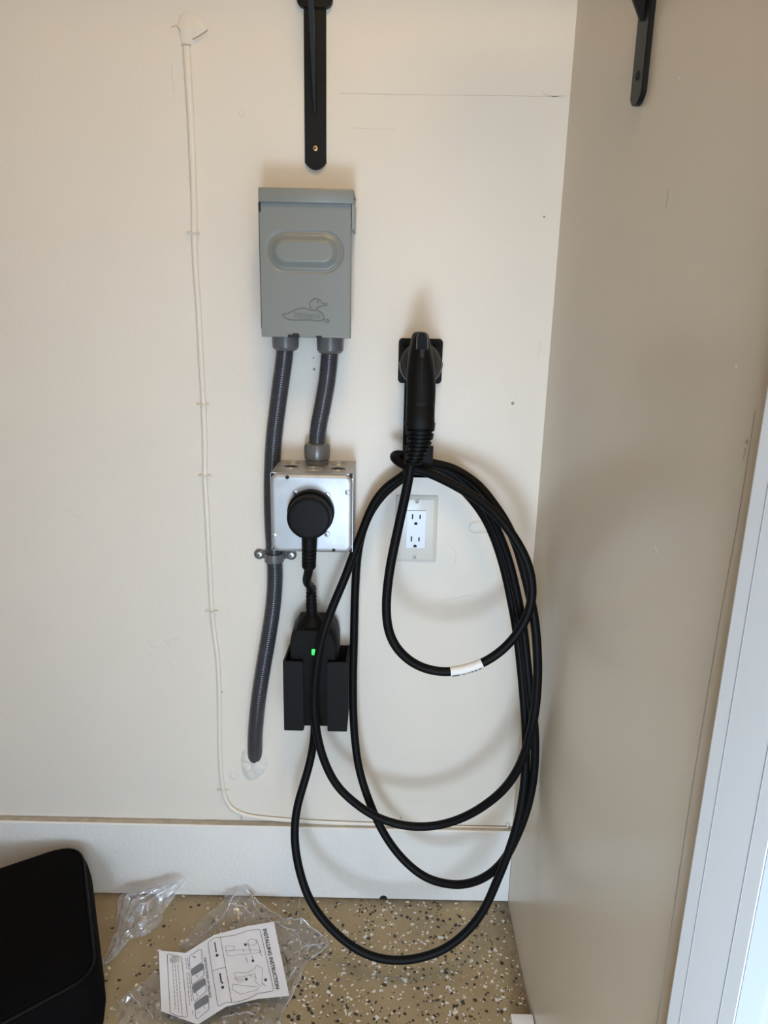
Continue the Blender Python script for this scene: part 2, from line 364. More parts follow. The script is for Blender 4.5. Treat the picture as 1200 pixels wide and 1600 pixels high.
# marks on the right wall
def rwall_line(name, pts, wd, m, d=.0003):
    return G().add(*ribbon(spline([rw(x, y, d) for x, y in pts], .004), wd, Vector((-1, 0, 0)))).make(name, m, wall_right, smooth=False)
rwall_line('scuff_mark', [(1044, 297), (1042, 312), (1040, 327)], .0010, M['shade_scuff'])
rwall_line('paint_nick', [(1023, 853), (1026, 858), (1027, 865)], .0022, M['base'])
rwall_line('paint_nick', [(1149, 571), (1152, 573)], .0022, M['base'])
rwall_line('paint_nick', [(1060, 121), (1062, 122)], .0016, M['base'])
rwall_line('scuff_mark', [(1166, 688), (1168, 693)], .003, M['crack'])
rwall_line('scuff_mark', [(1165, 700), (1161, 718)], .0008, M['crack'])
rwall_line('scuff_mark', [(838, 1348), (838.5, 1354)], .0014, M['shade_scuff'])
rwall_line('paint_ridge', [(1180, 640), (1155, 800), (1126, 960), (1101, 1110), (1083, 1220), (1060, 1370), (1042, 1490), (1026, 1598), (1012, 1700)], .0008, M['crack'], .0002)
rwall_line('paint_ridge', [(1060, 1362), (1049, 1440), (1036, 1530), (1025, 1600), (1012, 1700)], .0010, M['plate'], .0006)

# door casing and door in the right wall
TH = 0.016
yo = rw(1035.6, 1600, TH).y; yg = rw(1061, 1600, TH).y; yb = rw(1121, 1600, TH).y; yi = rw(1157, 1600, TH * .7).y
prof = [(0, yo), (TH - .004, yo), (TH - .001, yo - .003), (TH, yo - .006), (TH, yi), (0, yi)]
trim = struct(G().add(*loft([[Vector((XR - a, y, z)) for a, y in prof] for z in (0.0005, 2.06)])).make('trim_1', M['trim'], smooth=False))
for yy in (yg, yb): G().add(*box(XR - TH - .0002, XR - TH + .001, yy - .0005, yy + .0005, .0005, 2.06)).make('groove_shade', M['casing_shade'], trim, smooth=False)  # flat grey strips standing in for shade in the casing grooves
jb = struct(G().add(*box(XR + .0005, XR + .1, yi - .012, yi - .001, .0005, 2.06)).make('door_jamb', M['trim'], smooth=False))
struct(G().add(*box(XR - TH + .0006, XR + .002, yi - .0011, yi - .0001, .0005, 2.06)).make('casing_edge_shade', M['casing_shade'], smooth=False))  # grey strip gives the casing's inner edge its shade by colour
g = G().add(*box(XR + .003, XR + .043, -1.59, yi - .0145, .006, 2.055, .0015))
for z0, z1 in ((.15, .85), (1.0, 1.9)):
    g.add(*box(XR - .001, XR + .005, -1.47, yi - .14, z0, z1, .002))
struct(g.make('door_1', M['door'], smooth=False))

# ------------------------------------------------------------------ painted-over telephone cable
t = thing('telephone_cable', 'thin flat cable painted over in wall colour, stapled down the wall', 'cable', at(345, 1230))
cp = [(291, 72, .004), (294, 120, .004), (298, 190, .004), (301, 260, .004), (303, 320, .004), (303.5, 365, .004), (305, 410, .004), (309, 470, .004), (313, 545, .004), (317.5, 631, .004), (320, 700, .004), (320, 742, .004), (323, 800, .004), (327, 880, .004), (331, 953, .004), (334, 985, .004), (340, 1030, .004),
      (342.5, 1079, .004), (343, 1130, .004), (344, 1185, .004), (348, 1230, .004), (353, 1250, .004), (364, 1265, .004), (385, 1274, .004), (430, 1280, .004), (500, 1285, .004), (600, 1289, .004), (700, 1293, .004), (793, 1295, .004)]
P = spline([at(x, y, .0037) for x, y, d in cp], .008)
def crad(s): return .0052 - .0012 * min(1, s / .35)
G().add(*tube(P, crad, 12, sx=.62, sy=1.0)).make('sheath', M['wall'], t)
for x, y in ((302.5, 365), (318, 631), (320.5, 742), (331.5, 953), (349, 1232), (377, 1271)):
    a = at(x - 9, y, 0); b = at(x + 9, y + 1, 0)
    if y > 1260: a = at(x - 2, y - 8, 0); b = at(x + 1, y + 7, 0)
    G().add(*tube(spline([a + Vector((0, -.0013, 0)), a + Vector((0, -.004, 0)), a.lerp(b, .25) + Vector((0, -.0070, 0)), a.lerp(b, .75) + Vector((0, -.0070, 0)), b + Vector((0, -.004, 0)), b + Vector((0, -.0013, 0))], .001), .0009, 8)).make('staple', M['wall'] if y > 400 else M['plaster'], t)
G().add(*lathe(at(793, 1287, .0), (0, -1, 0), [(0, .004), (.004, .0036), (.006, .002)], 12)).make('end_knob', M['wall'], t)

# ------------------------------------------------------------------ shelf brackets
def bracket(t, pl, wd, zb, zscrew, ztip, zlobe, screwm, axis, ztop):
    h = wd / 2; th = .0055
    # strap with arched lower end
    pts = [(-h, ztop), (-h, zb + .009)] + [(-h + wd * k / 10, zb + .009 * (abs(k - 5) / 5) ** 2.2) for k in range(1, 10)] + [(h, zb + .009), (h, ztop)]
    G().add(*loft([[pl(u * (1 - ins), d, z + ins * .0006) for u, z in pts] for d, ins in ((.0002, 0), (th - .001, 0), (th, .05))])).make('wall_strap', M['bracket'], t, smooth=False)
    # brace: bar rising outward, blunt foot
    z0 = ztip; n = 18; rings = []
    def outer(z): return th + .004 + .46 * (z - z0)
    for k in range(n + 1):
        f = k / n; z = z0 + (ztop - .03 - z0) * f
        a = .0016 + .0012 * min(1, f * 3); dO = outer(z); dI = max(th, dO - .018 - .004 * f)
        if k == 0: dO = th + .003; a = .0015
        rings.append([pl(-a, dI, z), pl(-a, dO, z), pl(a, dO, z), pl(a, dI, z)])
    G().add(*loft(rings)).make('brace', M['bracket'], t, smooth=False)
    # wider rounded plate that joins brace and strap higher up
    hw = wd * .80
    pts = [(-hw, ztop), (-hw, zlobe + .010)] + [(-hw + .010 - .010 * math.cos(a), zlobe + .010 - .010 * math.sin(a)) for a in (.4, .8, 1.2, 1.57)] + [(hw - .010 + .010 * math.sin(a), zlobe + .010 - .010 * math.cos(a)) for a in (0, .4, .8, 1.2)] + [(hw, zlobe + .010), (hw, ztop)]
    G().add(*loft([[pl(u, d, z) for u, z in pts] for d in (.0002, .0040, .0085)])).make('crossplate', M['bracket'], t, smooth=False)
    # horizontal arm under the shelf
    L = .20
    G().add(*loft([[pl(u, d, z) for u, z in ((-h, ztop), (-h, ztop - .006), (h, ztop - .006), (h, ztop))] for d in (.0002, L)])).make('arm', M['bracket'], t, smooth=False)
    screw_head('screw', pl(0, th - .0004, zscrew), .0042, screwm, t, axis)
a0 = at(473, 110, .0055); a1 = at(508, 110, .0055); bx = (at(475, 110, .0055).x + at(509.5, 110, .0055).x) / 2; bw = at(508.5, 110, .0055).x - at(474, 110, .0055).x
t = thing('shelf_bracket', 'black steel shelf bracket with brass screw above the grey metal box', 'bracket', Vector((bx, 0, at(494, 265, .005).z)), 'black shelf brackets')
ZT = 1.62
bracket(t, lambda u, d, z: Vector((bx + u, -d, z)), bw, at(494, 265, .0055).z, at(493, 232, .0055).z, at(492, 178, .0055).z, at(490, 11, .0085).z, M['brass'], (0, -1, 0), ZT)
ya = rw(984, 150, .0055).y; yb2 = rw(1002, 150, .0055).y; by = (ya + yb2) / 2
t = thing('shelf_bracket', 'black steel shelf bracket with black screw on the beige right wall', 'bracket', Vector((XR, by, rw(988, 167, .005).z)), 'black shelf brackets')
zl = rw(988, 168, .0055).z
bracket(t, lambda u, d, z: Vector((XR - d, by + u, z)), (ya - yb2) * .92, zl, rw(991, 123, .0055).z, rw(992, 42, .008).z, zl + .24, M['bracket'], (-1, 0, 0), ZT)

# ------------------------------------------------------------------ grey disconnect box
FD = .080
X0, X1 = at(407.3, 420, FD).x, at(547.5, 420, FD).x; Z0, Z1 = at(476, 526.5, FD).z, at(478, 300, FD).z
t = thing('disconnect_box', 'grey metal electrical disconnect box with embossed duck emblem', 'box', Vector(((X0 + X1) / 2, 0, Z0)))
G().add(*box(X0 + .004, X1 - .004, -FD + .012, -.0005, Z0 + .004, Z1, .002)).make('body', M['grey'], t)
# cover: pressed sheet as a relief grid
pcx, pcz = at(476, 393.5, FD).x, at(476, 393.5, FD).z
ho = (at(540, 393, FD).x - at(418, 393, FD).x) / 2; vo = (at(476, 360, FD).z - at(476, 427, FD).z) / 2
def relief(x, z):
    dx = max(0, abs(x - pcx) - (ho - vo)); dz = z - pcz; sd = vo - math.hypot(dx, dz)       # signed distance inside outer outline
    if sd <= 0: return 0
    if sd < .0045: return -.0016 * math.sin(PI * sd / .0045)
    return .0058 * (lambda q: q * q * (3 - 2 * q))(min(1, (sd - .0045) / .0120))
nx, nz = 104, 176; V = []; Fc = []
for j in range(nz + 1):
    for i in range(nx + 1):
        x = X0 + (X1 - X0) * i / nx; z = Z0 + (Z1 - Z0) * j / nz; V.append((x, -FD - relief(x, z), z))
for j in range(nz):
    for i in range(nx): a = j * (nx + 1) + i; Fc.append((a, a + 1, a + nx + 2, a + nx + 1))
g = G().add(V, Fc)
per = [j * (nx + 1) for j in range(nz, -1, -1)] + list(range(1, nx + 1)) + [j * (nx + 1) + nx for j in range(1, nz + 1)]
k0 = len(g.v)
for layer, (dd, ins) in enumerate(((-.0008, -.0008), (-.014, -.0008))):
    for q in per:
        p = V[q]; ox = -1 if q % (nx + 1) == 0 else (1 if q % (nx + 1) == nx else 0); oz = -1 if q < nx + 1 else 0
        g.v.append(Vector((p[0] - ox * ins, -FD - dd, p[2] - oz * ins * -1 * -1)))
m_ = len(per)
for i in range(m_ - 1):
    g.f.append((per[i], per[i + 1], k0 + i + 1, k0 + i)); g.f.append((k0 + i, k0 + i + 1, k0 + m_ + i + 1, k0 + m_ + i))
cover = g.make('cover', M['grey'], t, angle=50)
# hood over the top of the cover
hx0, hx1 = at(403.5, 305, FD + .004).x, at(552.5, 305, FD + .004).x; hz0, hz1 = at(478, 317, FD + .004).z, at(478, 294, FD + .004).z
hood = G().add(*box(hx0, hx1, -FD - .0055, -FD + .001, hz0, hz1, .0015)).add(*box(hx0, hx1, -FD, -.0006, hz1 - .003, hz1, .001)).make('hood', M['grey'], t)
zs = at(403, 345, FD).z
for s, xx, zz in ((-1, hx0, at(405, 348, FD).z), (1, hx1 - .0022, at(552, 358, FD).z)):
    o = [(-FD - .0035, hz0 + .002), (-FD - .0035, hz0 - .004), (-FD + .006, zz), (-.010, zz), (-.010, hz0 + .002)]
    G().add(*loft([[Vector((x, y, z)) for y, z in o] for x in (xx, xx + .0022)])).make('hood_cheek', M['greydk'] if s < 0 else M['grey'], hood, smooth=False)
for xa, xb, za in ((X0 - .0014, X0, Z0 + .01), (X1, X1 + .0014, zs + .01)): G().add(*box(xa, xb, -FD + .001, -.02, za, hz0)).make('hinge_gap', M['greydk'], t, smooth=False)
def onbox(px, py, h=.0): p = at(px, py, FD); return Vector((p.x, -FD - h, p.z))
zp = lambda x, y: (430 + x / 12., 450 + y / 12.)
duck = [[(700, 430), (650, 405), (600, 390), (520, 375), (430, 390), (320, 440), (220, 480), (145, 495), (150, 520), (220, 570), (330, 600), (500, 600), (700, 605), (850, 615), (900, 580), (915, 540), (890, 490), (840, 440), (790, 418)],
        [(745, 425), (700, 405), (665, 365), (645, 310), (660, 260), (710, 215), (770, 200), (830, 215), (870, 260), (900, 290), (940, 297), (980, 295), (975, 318), (900, 335), (840, 350), (790, 370), (775, 410), (730, 420)],
        [(790, 240), (805, 240), (810, 255), (798, 265), (788, 255), (790, 240)], [(880, 590), (905, 605), (930, 565)], [(950, 600), (985, 585), (1010, 620), (990, 650), (955, 640), (950, 600)]]
g = G()
for line in duck: g.add(*tube(spline([onbox(*zp(x, y), .0001) for x, y in line], .001),   .00080, 8))
g.make('duck_emblem', M['emblem_shade'], cover)
def text_on(body, place, shear=0.0, bold=0.0):
    v, f = text_mesh(body, shear, bold); xs = [p[0] for p in v]; ys = [p[1] for p in v]; a, b, c, d = min(xs), max(xs), min(ys), max(ys)
    return [place((x - a) / (b - a), (y - c) / (d - c)) for x, y in v], f
v, f = text_on('Milbank', lambda u, q: onbox(*zp(345 + 510 * u, 572 - 118 * q), .0012), .25, .0)
k = len(v); g = G().add(v, f)
g.add([p + Vector((0, .0009, 0)) for p in v], f)
# close the letter walls
cnt = {}
for q in f:
    for i in range(len(q)): e = (q[i], q[(i + 1) % len(q)]); cnt[tuple(sorted(e))] = cnt.get(tuple(sorted(e)), 0) + 1
for (a, b), c in cnt.items():
    if c == 1: g.f.append((a, b, b + k, a + k))
g.make('emblem_lettering', M['emblem_shade'], cover, smooth=False)
for x0, y0, x1, y1 in ((450, 522.8, 468, 527.5), (457.5, 520.8, 467, 523.5), (494, 524.8, 503, 528)):
    a = onbox(x0, y0, .0004); b = onbox(x1, y1, .0004); G().add(*box(min(a.x, b.x), max(a.x, b.x), -FD - .0012, -FD + .003, min(a.z, b.z), max(a.z, b.z))).make('cover_notch', M['greydk'], cover, smooth=False)

# ------------------------------------------------------------------ flexible conduits
RC = .0126
def conduit(parent, pts, name='tubing'):
    P = smooth_path(spline([at(*p) for p in pts], .00085), 60)
    return G().add(*tube(P, lambda s: RC * (1 + .022 * math.sin(2 * PI * s / .0034)), 26)).make(name, M['conduit'], parent, angle=80)
def fitting(parent, c, prof, ax=(0, 0, -1)):
    return G().add(*lathe(c, ax, prof, 36)).make('fitting', M['fitting'], parent, angle=30)
DC = .036
t = thing('conduit', 'long grey ribbed flexible conduit running down behind the square box into the wall', 'conduit', at(428, 800, .014), 'grey flexible conduits')
conduit(t, [(446, 536, DC), (444, 560, DC), (440, 590, .032), (434, 635, .024), (428.5, 680, .017), (425.5, 725, .0145), (424.5, 770, .0145), (425.5, 815, .0145), (428, 860, .0145), (429.7, 900, .0145), (427, 945, .0165), (420.5, 990, .019), (412, 1040, .021), (405, 1085, .021), (400.5, 1125, .018), (398.5, 1155, .012), (398.5, 1178, .001), (399, 1190, -.02)])
zt = Z0 - .001
fitting(t, Vector((at(446, 530, DC).x, -DC, zt)), [(-.003, .0195), (.009, .0195), (.016, .0190), (.0195, .0165), (.021, .0130)])
t2 = thing('conduit', 'short grey flexible conduit between the grey metal box and the square steel box', 'conduit', at(505, 620, .034), 'grey flexible conduits')
conduit(t2, [(516, 538, DC), (514.5, 560, DC), (511, 595, .035), (504, 635, .034), (498, 665, .030), (495.5, 688, .026), (495.3, 700, .026)])
fitting(t2, Vector((at(516, 530, DC).x, -DC, zt)), [(-.003, .0195), (.011, .0195), (.019, .0190), (.0225, .0165), (.024, .0130)])

# conduit strap
ct = thing('conduit_strap', 'grey one hole strap with two screws clamping the long conduit', 'strap', at(429, 870, 0))
cx = at(428.5, 872, .0145).x; czz = at(428.5, 872, .02).z; g = G(); rr = RC + .0008; pts = []
for k in range(17):
    a = PI * k / 16; pts.append((-rr * math.cos(a), -.0145 - rr * math.sin(a) * 1.0))
pts = [(-rr - .016, -.0006), (-rr - .003, -.0006), (-rr, -.004)] + pts + [(rr, -.004), (rr + .003, -.0006), (rr + .016, -.0006)]
inn = pts; outp = []
for i, (x, y) in enumerate(pts):
    a = Vector(pts[max(i - 1, 0)]); b = Vector(pts[min(i + 1, len(pts) - 1)]); T = (b - a).normalized(); outp.append((x + T.y * .0022, y - T.x * .0022))
hw = .0068; rings = []
for z in (-hw, -hw + .001, hw - .001, hw):
    rings.append([Vector((cx + x, y, czz + z)) for x, y in inn] + [Vector((cx + x, y, czz + z)) for x, y in reversed(outp)])
G().add(*loft(rings)).make('band', M['fitting'], ct, smooth=False)
for s in (-1, 1):
    c = Vector((cx + s * (rr + .0125), -.0028, czz))
    G().add(*lathe(c + Vector((0, .002, 0)), (0, -1, 0), [(0, .0085), (.0022, .0085), (.003, .0075)], 20)).make('ear', M['fitting'], ct)
    screw_head('screw', c + Vector((0, -.001, 0)), .0052, M['steel'], ct)

# ------------------------------------------------------------------ square steel junction box
JD = .092
jx0, jx1 = at(423.5, 800, JD).x, at(551.5, 800, JD).x; jz0, jz1 = at(487, 861, JD).z, at(487, 739.5, JD).z
t = jbox = thing('junction_box', 'square galvanised steel junction box with rounded cover plate', 'box', Vector(((jx0 + jx1) / 2, 0, jz0)))
il = .0015                                     # left side steps in behind the cover lip to clear the conduit
bm = bmesh.new(); v, f = box(jx0 + il, jx1, -JD, -.0006, jz0, jz1)
G().add(v, f).make('box_body', M['galv'], t, smooth=False)
G().add(*box(jx0, jx0 + il + .002, -JD, -JD + .012, jz0 + .001, jz1 - .001)).make('box_flange', M['galv'], t, smooth=False)
g = G()
for cx_, cz_ in ((jx0 + .0035, jz1 - .0045), (jx0 + .0035, jz0 + .0045), (jx1 - .003, jz1 - .003), (jx1 - .003, jz0 + .003)):
    G().add(*box(cx_ - .0028, cx_ + .0022, -JD - .0006, -JD + .001, cz_ - .0035, cz_ + .0035)).make('corner_opening', M['greydk'], t, smooth=False)
cov = G().add(*rplate(jx0 + .0002, jx1 - .0008, jz0, jz1 - .0006, .012, [(JD + .0003, .0002), (JD + .0030, 0), (JD + .0050, .0012), (JD + .0062, .0036), (JD + .0066, .0062)], 8)).make('cover_plate', M['galv'], t, angle=60)
for x, y, r in ((461.5, 770, .0042), (511.5, 773, .0042), (511, 834.5, .0042), (543, 769.5, .0036), (428.5, 836, .0036)):
    screw_head('screw', at(x, y, JD + .0066) , r, M['steel'], cov)
for x, y, r in ((449, 745.5, .0028), (521.5, 859, .0026)):
    G().add(*lathe(at(x, y, JD + .005), (0, -1, 0), [(0, r), (.0019, r)], 14)).make('screw_hole', M['greydk'], cov, smooth=False)
def knock(c, ax, u, dark):
    # round pry-out: raised rim, disc, dark slot along its far edge
    g = G(); P = []; a = Vector(ax); s = a.cross(Vector(u)).normalized(); uu = Vector(u)
    for k in range(29): P.append(c + (uu * math.cos(2 * PI * k / 28) + s * math.sin(2 * PI * k / 28)) * .0118)
    o = G().add(*tube(P, .0010, 6)).make('knockout', M['galv'], t)
    P = [c + (uu * math.cos(2 * PI * k / 24) + s * math.sin(2 * PI * k / 24)) * .0078 for k in range(25)]
    G().add(*tube(P, .0007, 6)).make('knockout_ring', M['galv'], o)
    if dark:
        v = []
        for k in range(13):
            b = PI * (.08 + .84 * k / 12)
            for r in (.0030, .0109): v.append(c + (uu * math.cos(b) + Vector((0, 1, 0)) * math.sin(b)) * r + a * .0009)
        G().add(v, [(2 * i, 2 * i + 1, 2 * i + 3, 2 * i + 2) for i in range(12)]).make('knockout_slot', M['greydk'], o, smooth=False)
for x, y, dk in ((454, 730, 1), (490, 732.5, 0), (528, 733.5, 1)): knock(fl(x, y, jz1), (0, 0, 1), (1, 0, 0), dk)
for x in (454, 528): q = fl(x, 730, jz1); knock(Vector((q.x, -.022, jz1)), (0, 0, 1), (1, 0, 0), 0)
for z in (.25, .5, .75):
    knock(Vector((jx1, -.046, jz0 + (jz1 - jz0) * z)), (1, 0, 0), (0, 0, 1), 0)
fx = at(495.5, 715, .026).x
fitting(t2, Vector((fx, -.026, jz1 + .0005)), [(0, .0175), (.0065, .0178), (.0075, .0170), (.0085, .0192), (.0200, .0200), (.0270, .0196), (.0310, .0180), (.0330, .0140)], (0, 0, 1))

# ------------------------------------------------------------------ wall outlet
ox0, ox1 = at(617, 826).x, at(683, 826).x; oz0, oz1 = at(649, 877.5).z, at(651, 773.5).z
t = thing('wall_outlet', 'white duplex wall outlet in a cream plate behind the cable', 'outlet', Vector(((ox0 + ox1) / 2, 0, (oz0 + oz1) / 2)))
pl = G().add(*rplate(ox0, ox1, oz0, oz1, .002, [(.0004, 0), (.0022, .0004), (.0058, .0058), (.0062, .0070)], 4)).make('cover_plate', M['plate'], t, angle=20)
rx0, rx1 = at(634.5, 826, .007).x, at(665.5, 826, .007).x; rz0, rz1 = at(649, 856.5, .007).z, at(651, 797.5, .007).z
rc = G().add(*rplate(rx0, rx1, rz0, rz1, .0012, [(.0055, 0), (.0076, 0), (.0082, .0007)], 4)).make('receptacle', M['outlet'], t, angle=30)
g = lambda x, y: at(560 + x / 3.9, 490 + y / 3.9, .0083)
for x, y, hh in ((330, 1237, .0042), (376, 1239, .0034), (323, 1373, .0042), (369, 1375, .0034)):
    c = g(x, y); G().add(*box(c.x - .0011, c.x + .0011, -.0085, -.0075, c.z - hh, c.z + hh)).make('blade_slot', M['greydk'], rc, smooth=False)
for x, y in ((350, 1280), (345, 1417)):
    c = g(x, y); o = [Vector((c.x + .0026 * math.cos(a), 0, c.z + .0026 * math.sin(a))) for a in [PI * k / 8 for k in range(9)]] + [Vector((c.x - .0026, 0, c.z - .0020)), Vector((c.x + .0026, 0, c.z - .0020))]
    G().add(*loft([[Vector((p.x, y_, p.z)) for p in o] for y_ in (-.0075, -.0085)])).make('ground_hole', M['greydk'], rc, smooth=False)
for x, y in ((358, 1146), (343, 1484)): screw_head('plate_screw', at(560 + x / 3.9, 490 + y / 3.9, .0063), .0036, M['plate'], pl)

# ------------------------------------------------------------------ holder for the charging handle
t = thing('charger_holster', 'black wall holster with square plate and cable hook under the charging handle', 'holster', at(656, 745, 0))
px0, px1 = at(622.5, 563, .004).x, at(691, 563, .004).x; pz0, pz1 = at(657, 599, .004).z, at(657, 529, .004).z
G().add(*rplate(px0, px1, pz0, pz1, .006, [(.0003, 0), (.0048, 0), (.006, .001)], 6)).make('mounting_plate', M['plastic2'], t, angle=40)
for x, y in ((633, 538), (682, 539)): screw_head('screw', at(x, y, .0062), .0036, M['plastic'], t, slot=False)
sc = at(657, 566, .02); sc = Vector((sc.x, 0, sc.z))
G().add(*lathe(sc, (0, -1, 0), [(.005, .0265), (.045, .0255), (.046, .0225), (.010, .0220)], 36, True, True)).make('socket', M['plastic2'], t)
sx0, sx1 = at(633, 660, .004).x, at(676, 660, .004).x; tz = at(654, 746, .06).z
hz = at(654, 746, .08).z; lx0, lx1 = at(630, 744, .08).x, at(675.5, 740, .08).x
sx0 = max(sx0, lx0 - .001)
G().add(*box(lx0, lx1, -.0055, -.0004, hz + .004, pz0 + .01, .001)).make('spine', M['plastic2'], t)
G().add(*box(lx0, lx1, -.082, -.0004, hz, hz + .005, .001)).make('hook_tray', M['plastic2'], t)
G().add(*box(lx0, lx1, -.082, -.0765, hz, at(654, 697, .082).z, .001)).make('hook_lip', M['plastic2'], t)

# ------------------------------------------------------------------ holder for the control box
t = thing('control_box_holder', 'black open wall pocket with two front flaps holding the control box', 'holder', at(497, 1142, 0))
hd = .082
ax0, ax1 = at(443, 1090, hd).x, at(542.5, 1090, hd).x; az0 = at(492, 1142, hd).z; az1 = at(492, 1034.5, hd).z; bzt = at(500, 1007, 0).z
th = .0032
G().add(*box(ax0, ax1, -th, -.0004, az0 + .01, bzt, .0008)).make('back_plate', M['plastic2'], t)
for xx in (ax0, ax1 - th):
    o = [(-.0004, az0), (-.0004, bzt), (-hd, az1), (-hd, az0)]
    G().add(*loft([[Vector((x, y, z)) for y, z in o] for x in (xx, xx + th)])).make('side_wall', M['plastic2'], t, smooth=False)
lf = at(474, 1090, hd).x; rf = at(511.5, 1090, hd).x
for x0, x1 in ((ax0, lf), (rf, ax1)):
    rr_ = rrect(x0, x1, az0, az1, .0025, 4)
    G().add(*loft([[Vector((x, y, z)) for x, z in rr_] for y in (-hd + th, -hd, -hd - .0004)])).make('front_flap', M['plastic2'], t, smooth=False)
    G().add(*box(x0, x1, -hd + .001, -.001, az0 + .0002, az0 + .003)).make('bottom_ledge', M['plastic2'], t, smooth=False)

# ------------------------------------------------------------------ portable charger: plug, cord, control box, cable, handle
ch = thing('car_charger', 'black portable car charger with round plug, control box, coiled cable and charging handle', 'charger', at(490, 1142, .04))
# plug
pc = at(482, 811, .138)
G().add(*lathe(Vector((pc.x, -JD - .0067, pc.z)), (0, -1, 0), [(0, .0338), (.012, .0338), (.0135, .0325)], 48)).make('receptacle', M['plastic'], jbox)
plug = G().add(*lathe(Vector((pc.x, 0, pc.z)), (0, -1, 0), [(.1125, .0290), (.117, .0310), (.1345, .0310), (.1375, .0300), (.1386, .0282), (.1389, .0250)], 56)).make('plug', M['plastic'], ch, angle=35)
p0 = Vector((pc.x, -.126, pc.z - .027)); p1 = at(482.5, 889, .120)
L_ = (p1 - p0).length
def srad(s):
    f = s / L_; r = .0112 - .001 * f
    if .38 < f < .90 and math.sin(2 * PI * (f - .38) / .105) > .45: r -= .0012
    if f > .93: r *= 1 - (f - .93) * 3.5
    return r
G().add(*tube([p0.lerp(p1, k / 80) for k in range(81)], srad, 20)).make('plug_strain_relief', M['plastic'], plug, angle=30)
# short cord to the control box
G().add(*tube(smooth_path(spline([at(482.6, 884, .120), at(481.8, 894, .117), at(479.5, 904, .104), at(480.5, 911, .082), at(484.5, 916, .060), at(486, 926, .047), at(486, 940, .044)], .002), 3), .0066, 14)).make('input_cord', M['rubber'], ch)
# control box
cd_ = .073
bx0, bx1 = at(452, 1050, cd_).x, at(527.5, 1050, cd_).x; bz0, bz1 = at(490, 1138, cd_).z, at(490, 970, .045).z
sh = at(490, 966, cd_).z - at(490, 995, cd_).z; xw = .012
o = [(bx0, bz0 + .003), (bx0, bz1 - sh), (bx0 + .003, bz1 - sh * .5), (bx0 + xw, bz1), (bx1 - xw, bz1), (bx1 - .003, bz1 - sh * .5), (bx1, bz1 - sh), (bx1, bz0 + .003), (bx1 - .003, bz0), (bx0 + .003, bz0)]
ccx = (bx0 + bx1) / 2; ccz = (bz0 + bz1) / 2
cb = G().add(*loft([[Vector((ccx + (x - ccx) * q, -d, ccz + (z - ccz) * (1 - (1 - q) * .45))) for x, z in o] for d, q in ((.006, .94), (.012, 1), (.058, 1), (.068, .96), (cd_, .88))])).make('control_box', M['plastic'], ch, angle=25)
lc = at(490, 1019, cd_ + .0003); lw_, lh_ = .0032, .0050
G().add(*rplate(lc.x - lw_, lc.x + lw_, lc.z - lh_, lc.z + lh_, .0016, [(cd_ - .001, 0), (cd_ + .0006, 0), (cd_ + .0009, .0004)], 4)).make('indicator_light', M['led'], cb)
g = G()
for k in range(9):
    z = at(490, 1084 + k * 5.2, cd_).z; g.add(*box(at(476, 1100, cd_).x, at(509, 1100, cd_).x, -cd_ - .0009, -cd_ + .001, z, z + .0022, .0004, 1))
g.make('vent_ribs', M['plastic'], cb, smooth=False)
# top boot: bell then ribbed neck
q0 = at(487.5, 979, .050); q1 = at(486, 916, .045)
Lb = (q1 - q0).length; rings = []
for k in range(61):
    f = k / 60; p = q0.lerp(q1, f)
    if f < .40: h = f / .40; h = h ** 1.15; rx = .0228 - .0145 * (h * h * (3 - 2 * h)); 
    else: rx = .0083 - .001 * (f - .4) / .6 + (.0007 if math.sin(2 * PI * f * 11) > 0 else 0)
    if f < .06: rx *= .86 + .14 * f / .06
    ry = rx * (.86 if f < .3 else 1)
    rings.append([p + Vector((rx * math.cos(2 * PI * j / 24), ry * math.sin(2 * PI * j / 24), 0)) for j in range(24)])
G().add(*loft(rings)).make('cord_boot', M['plastic'], cb, angle=30)
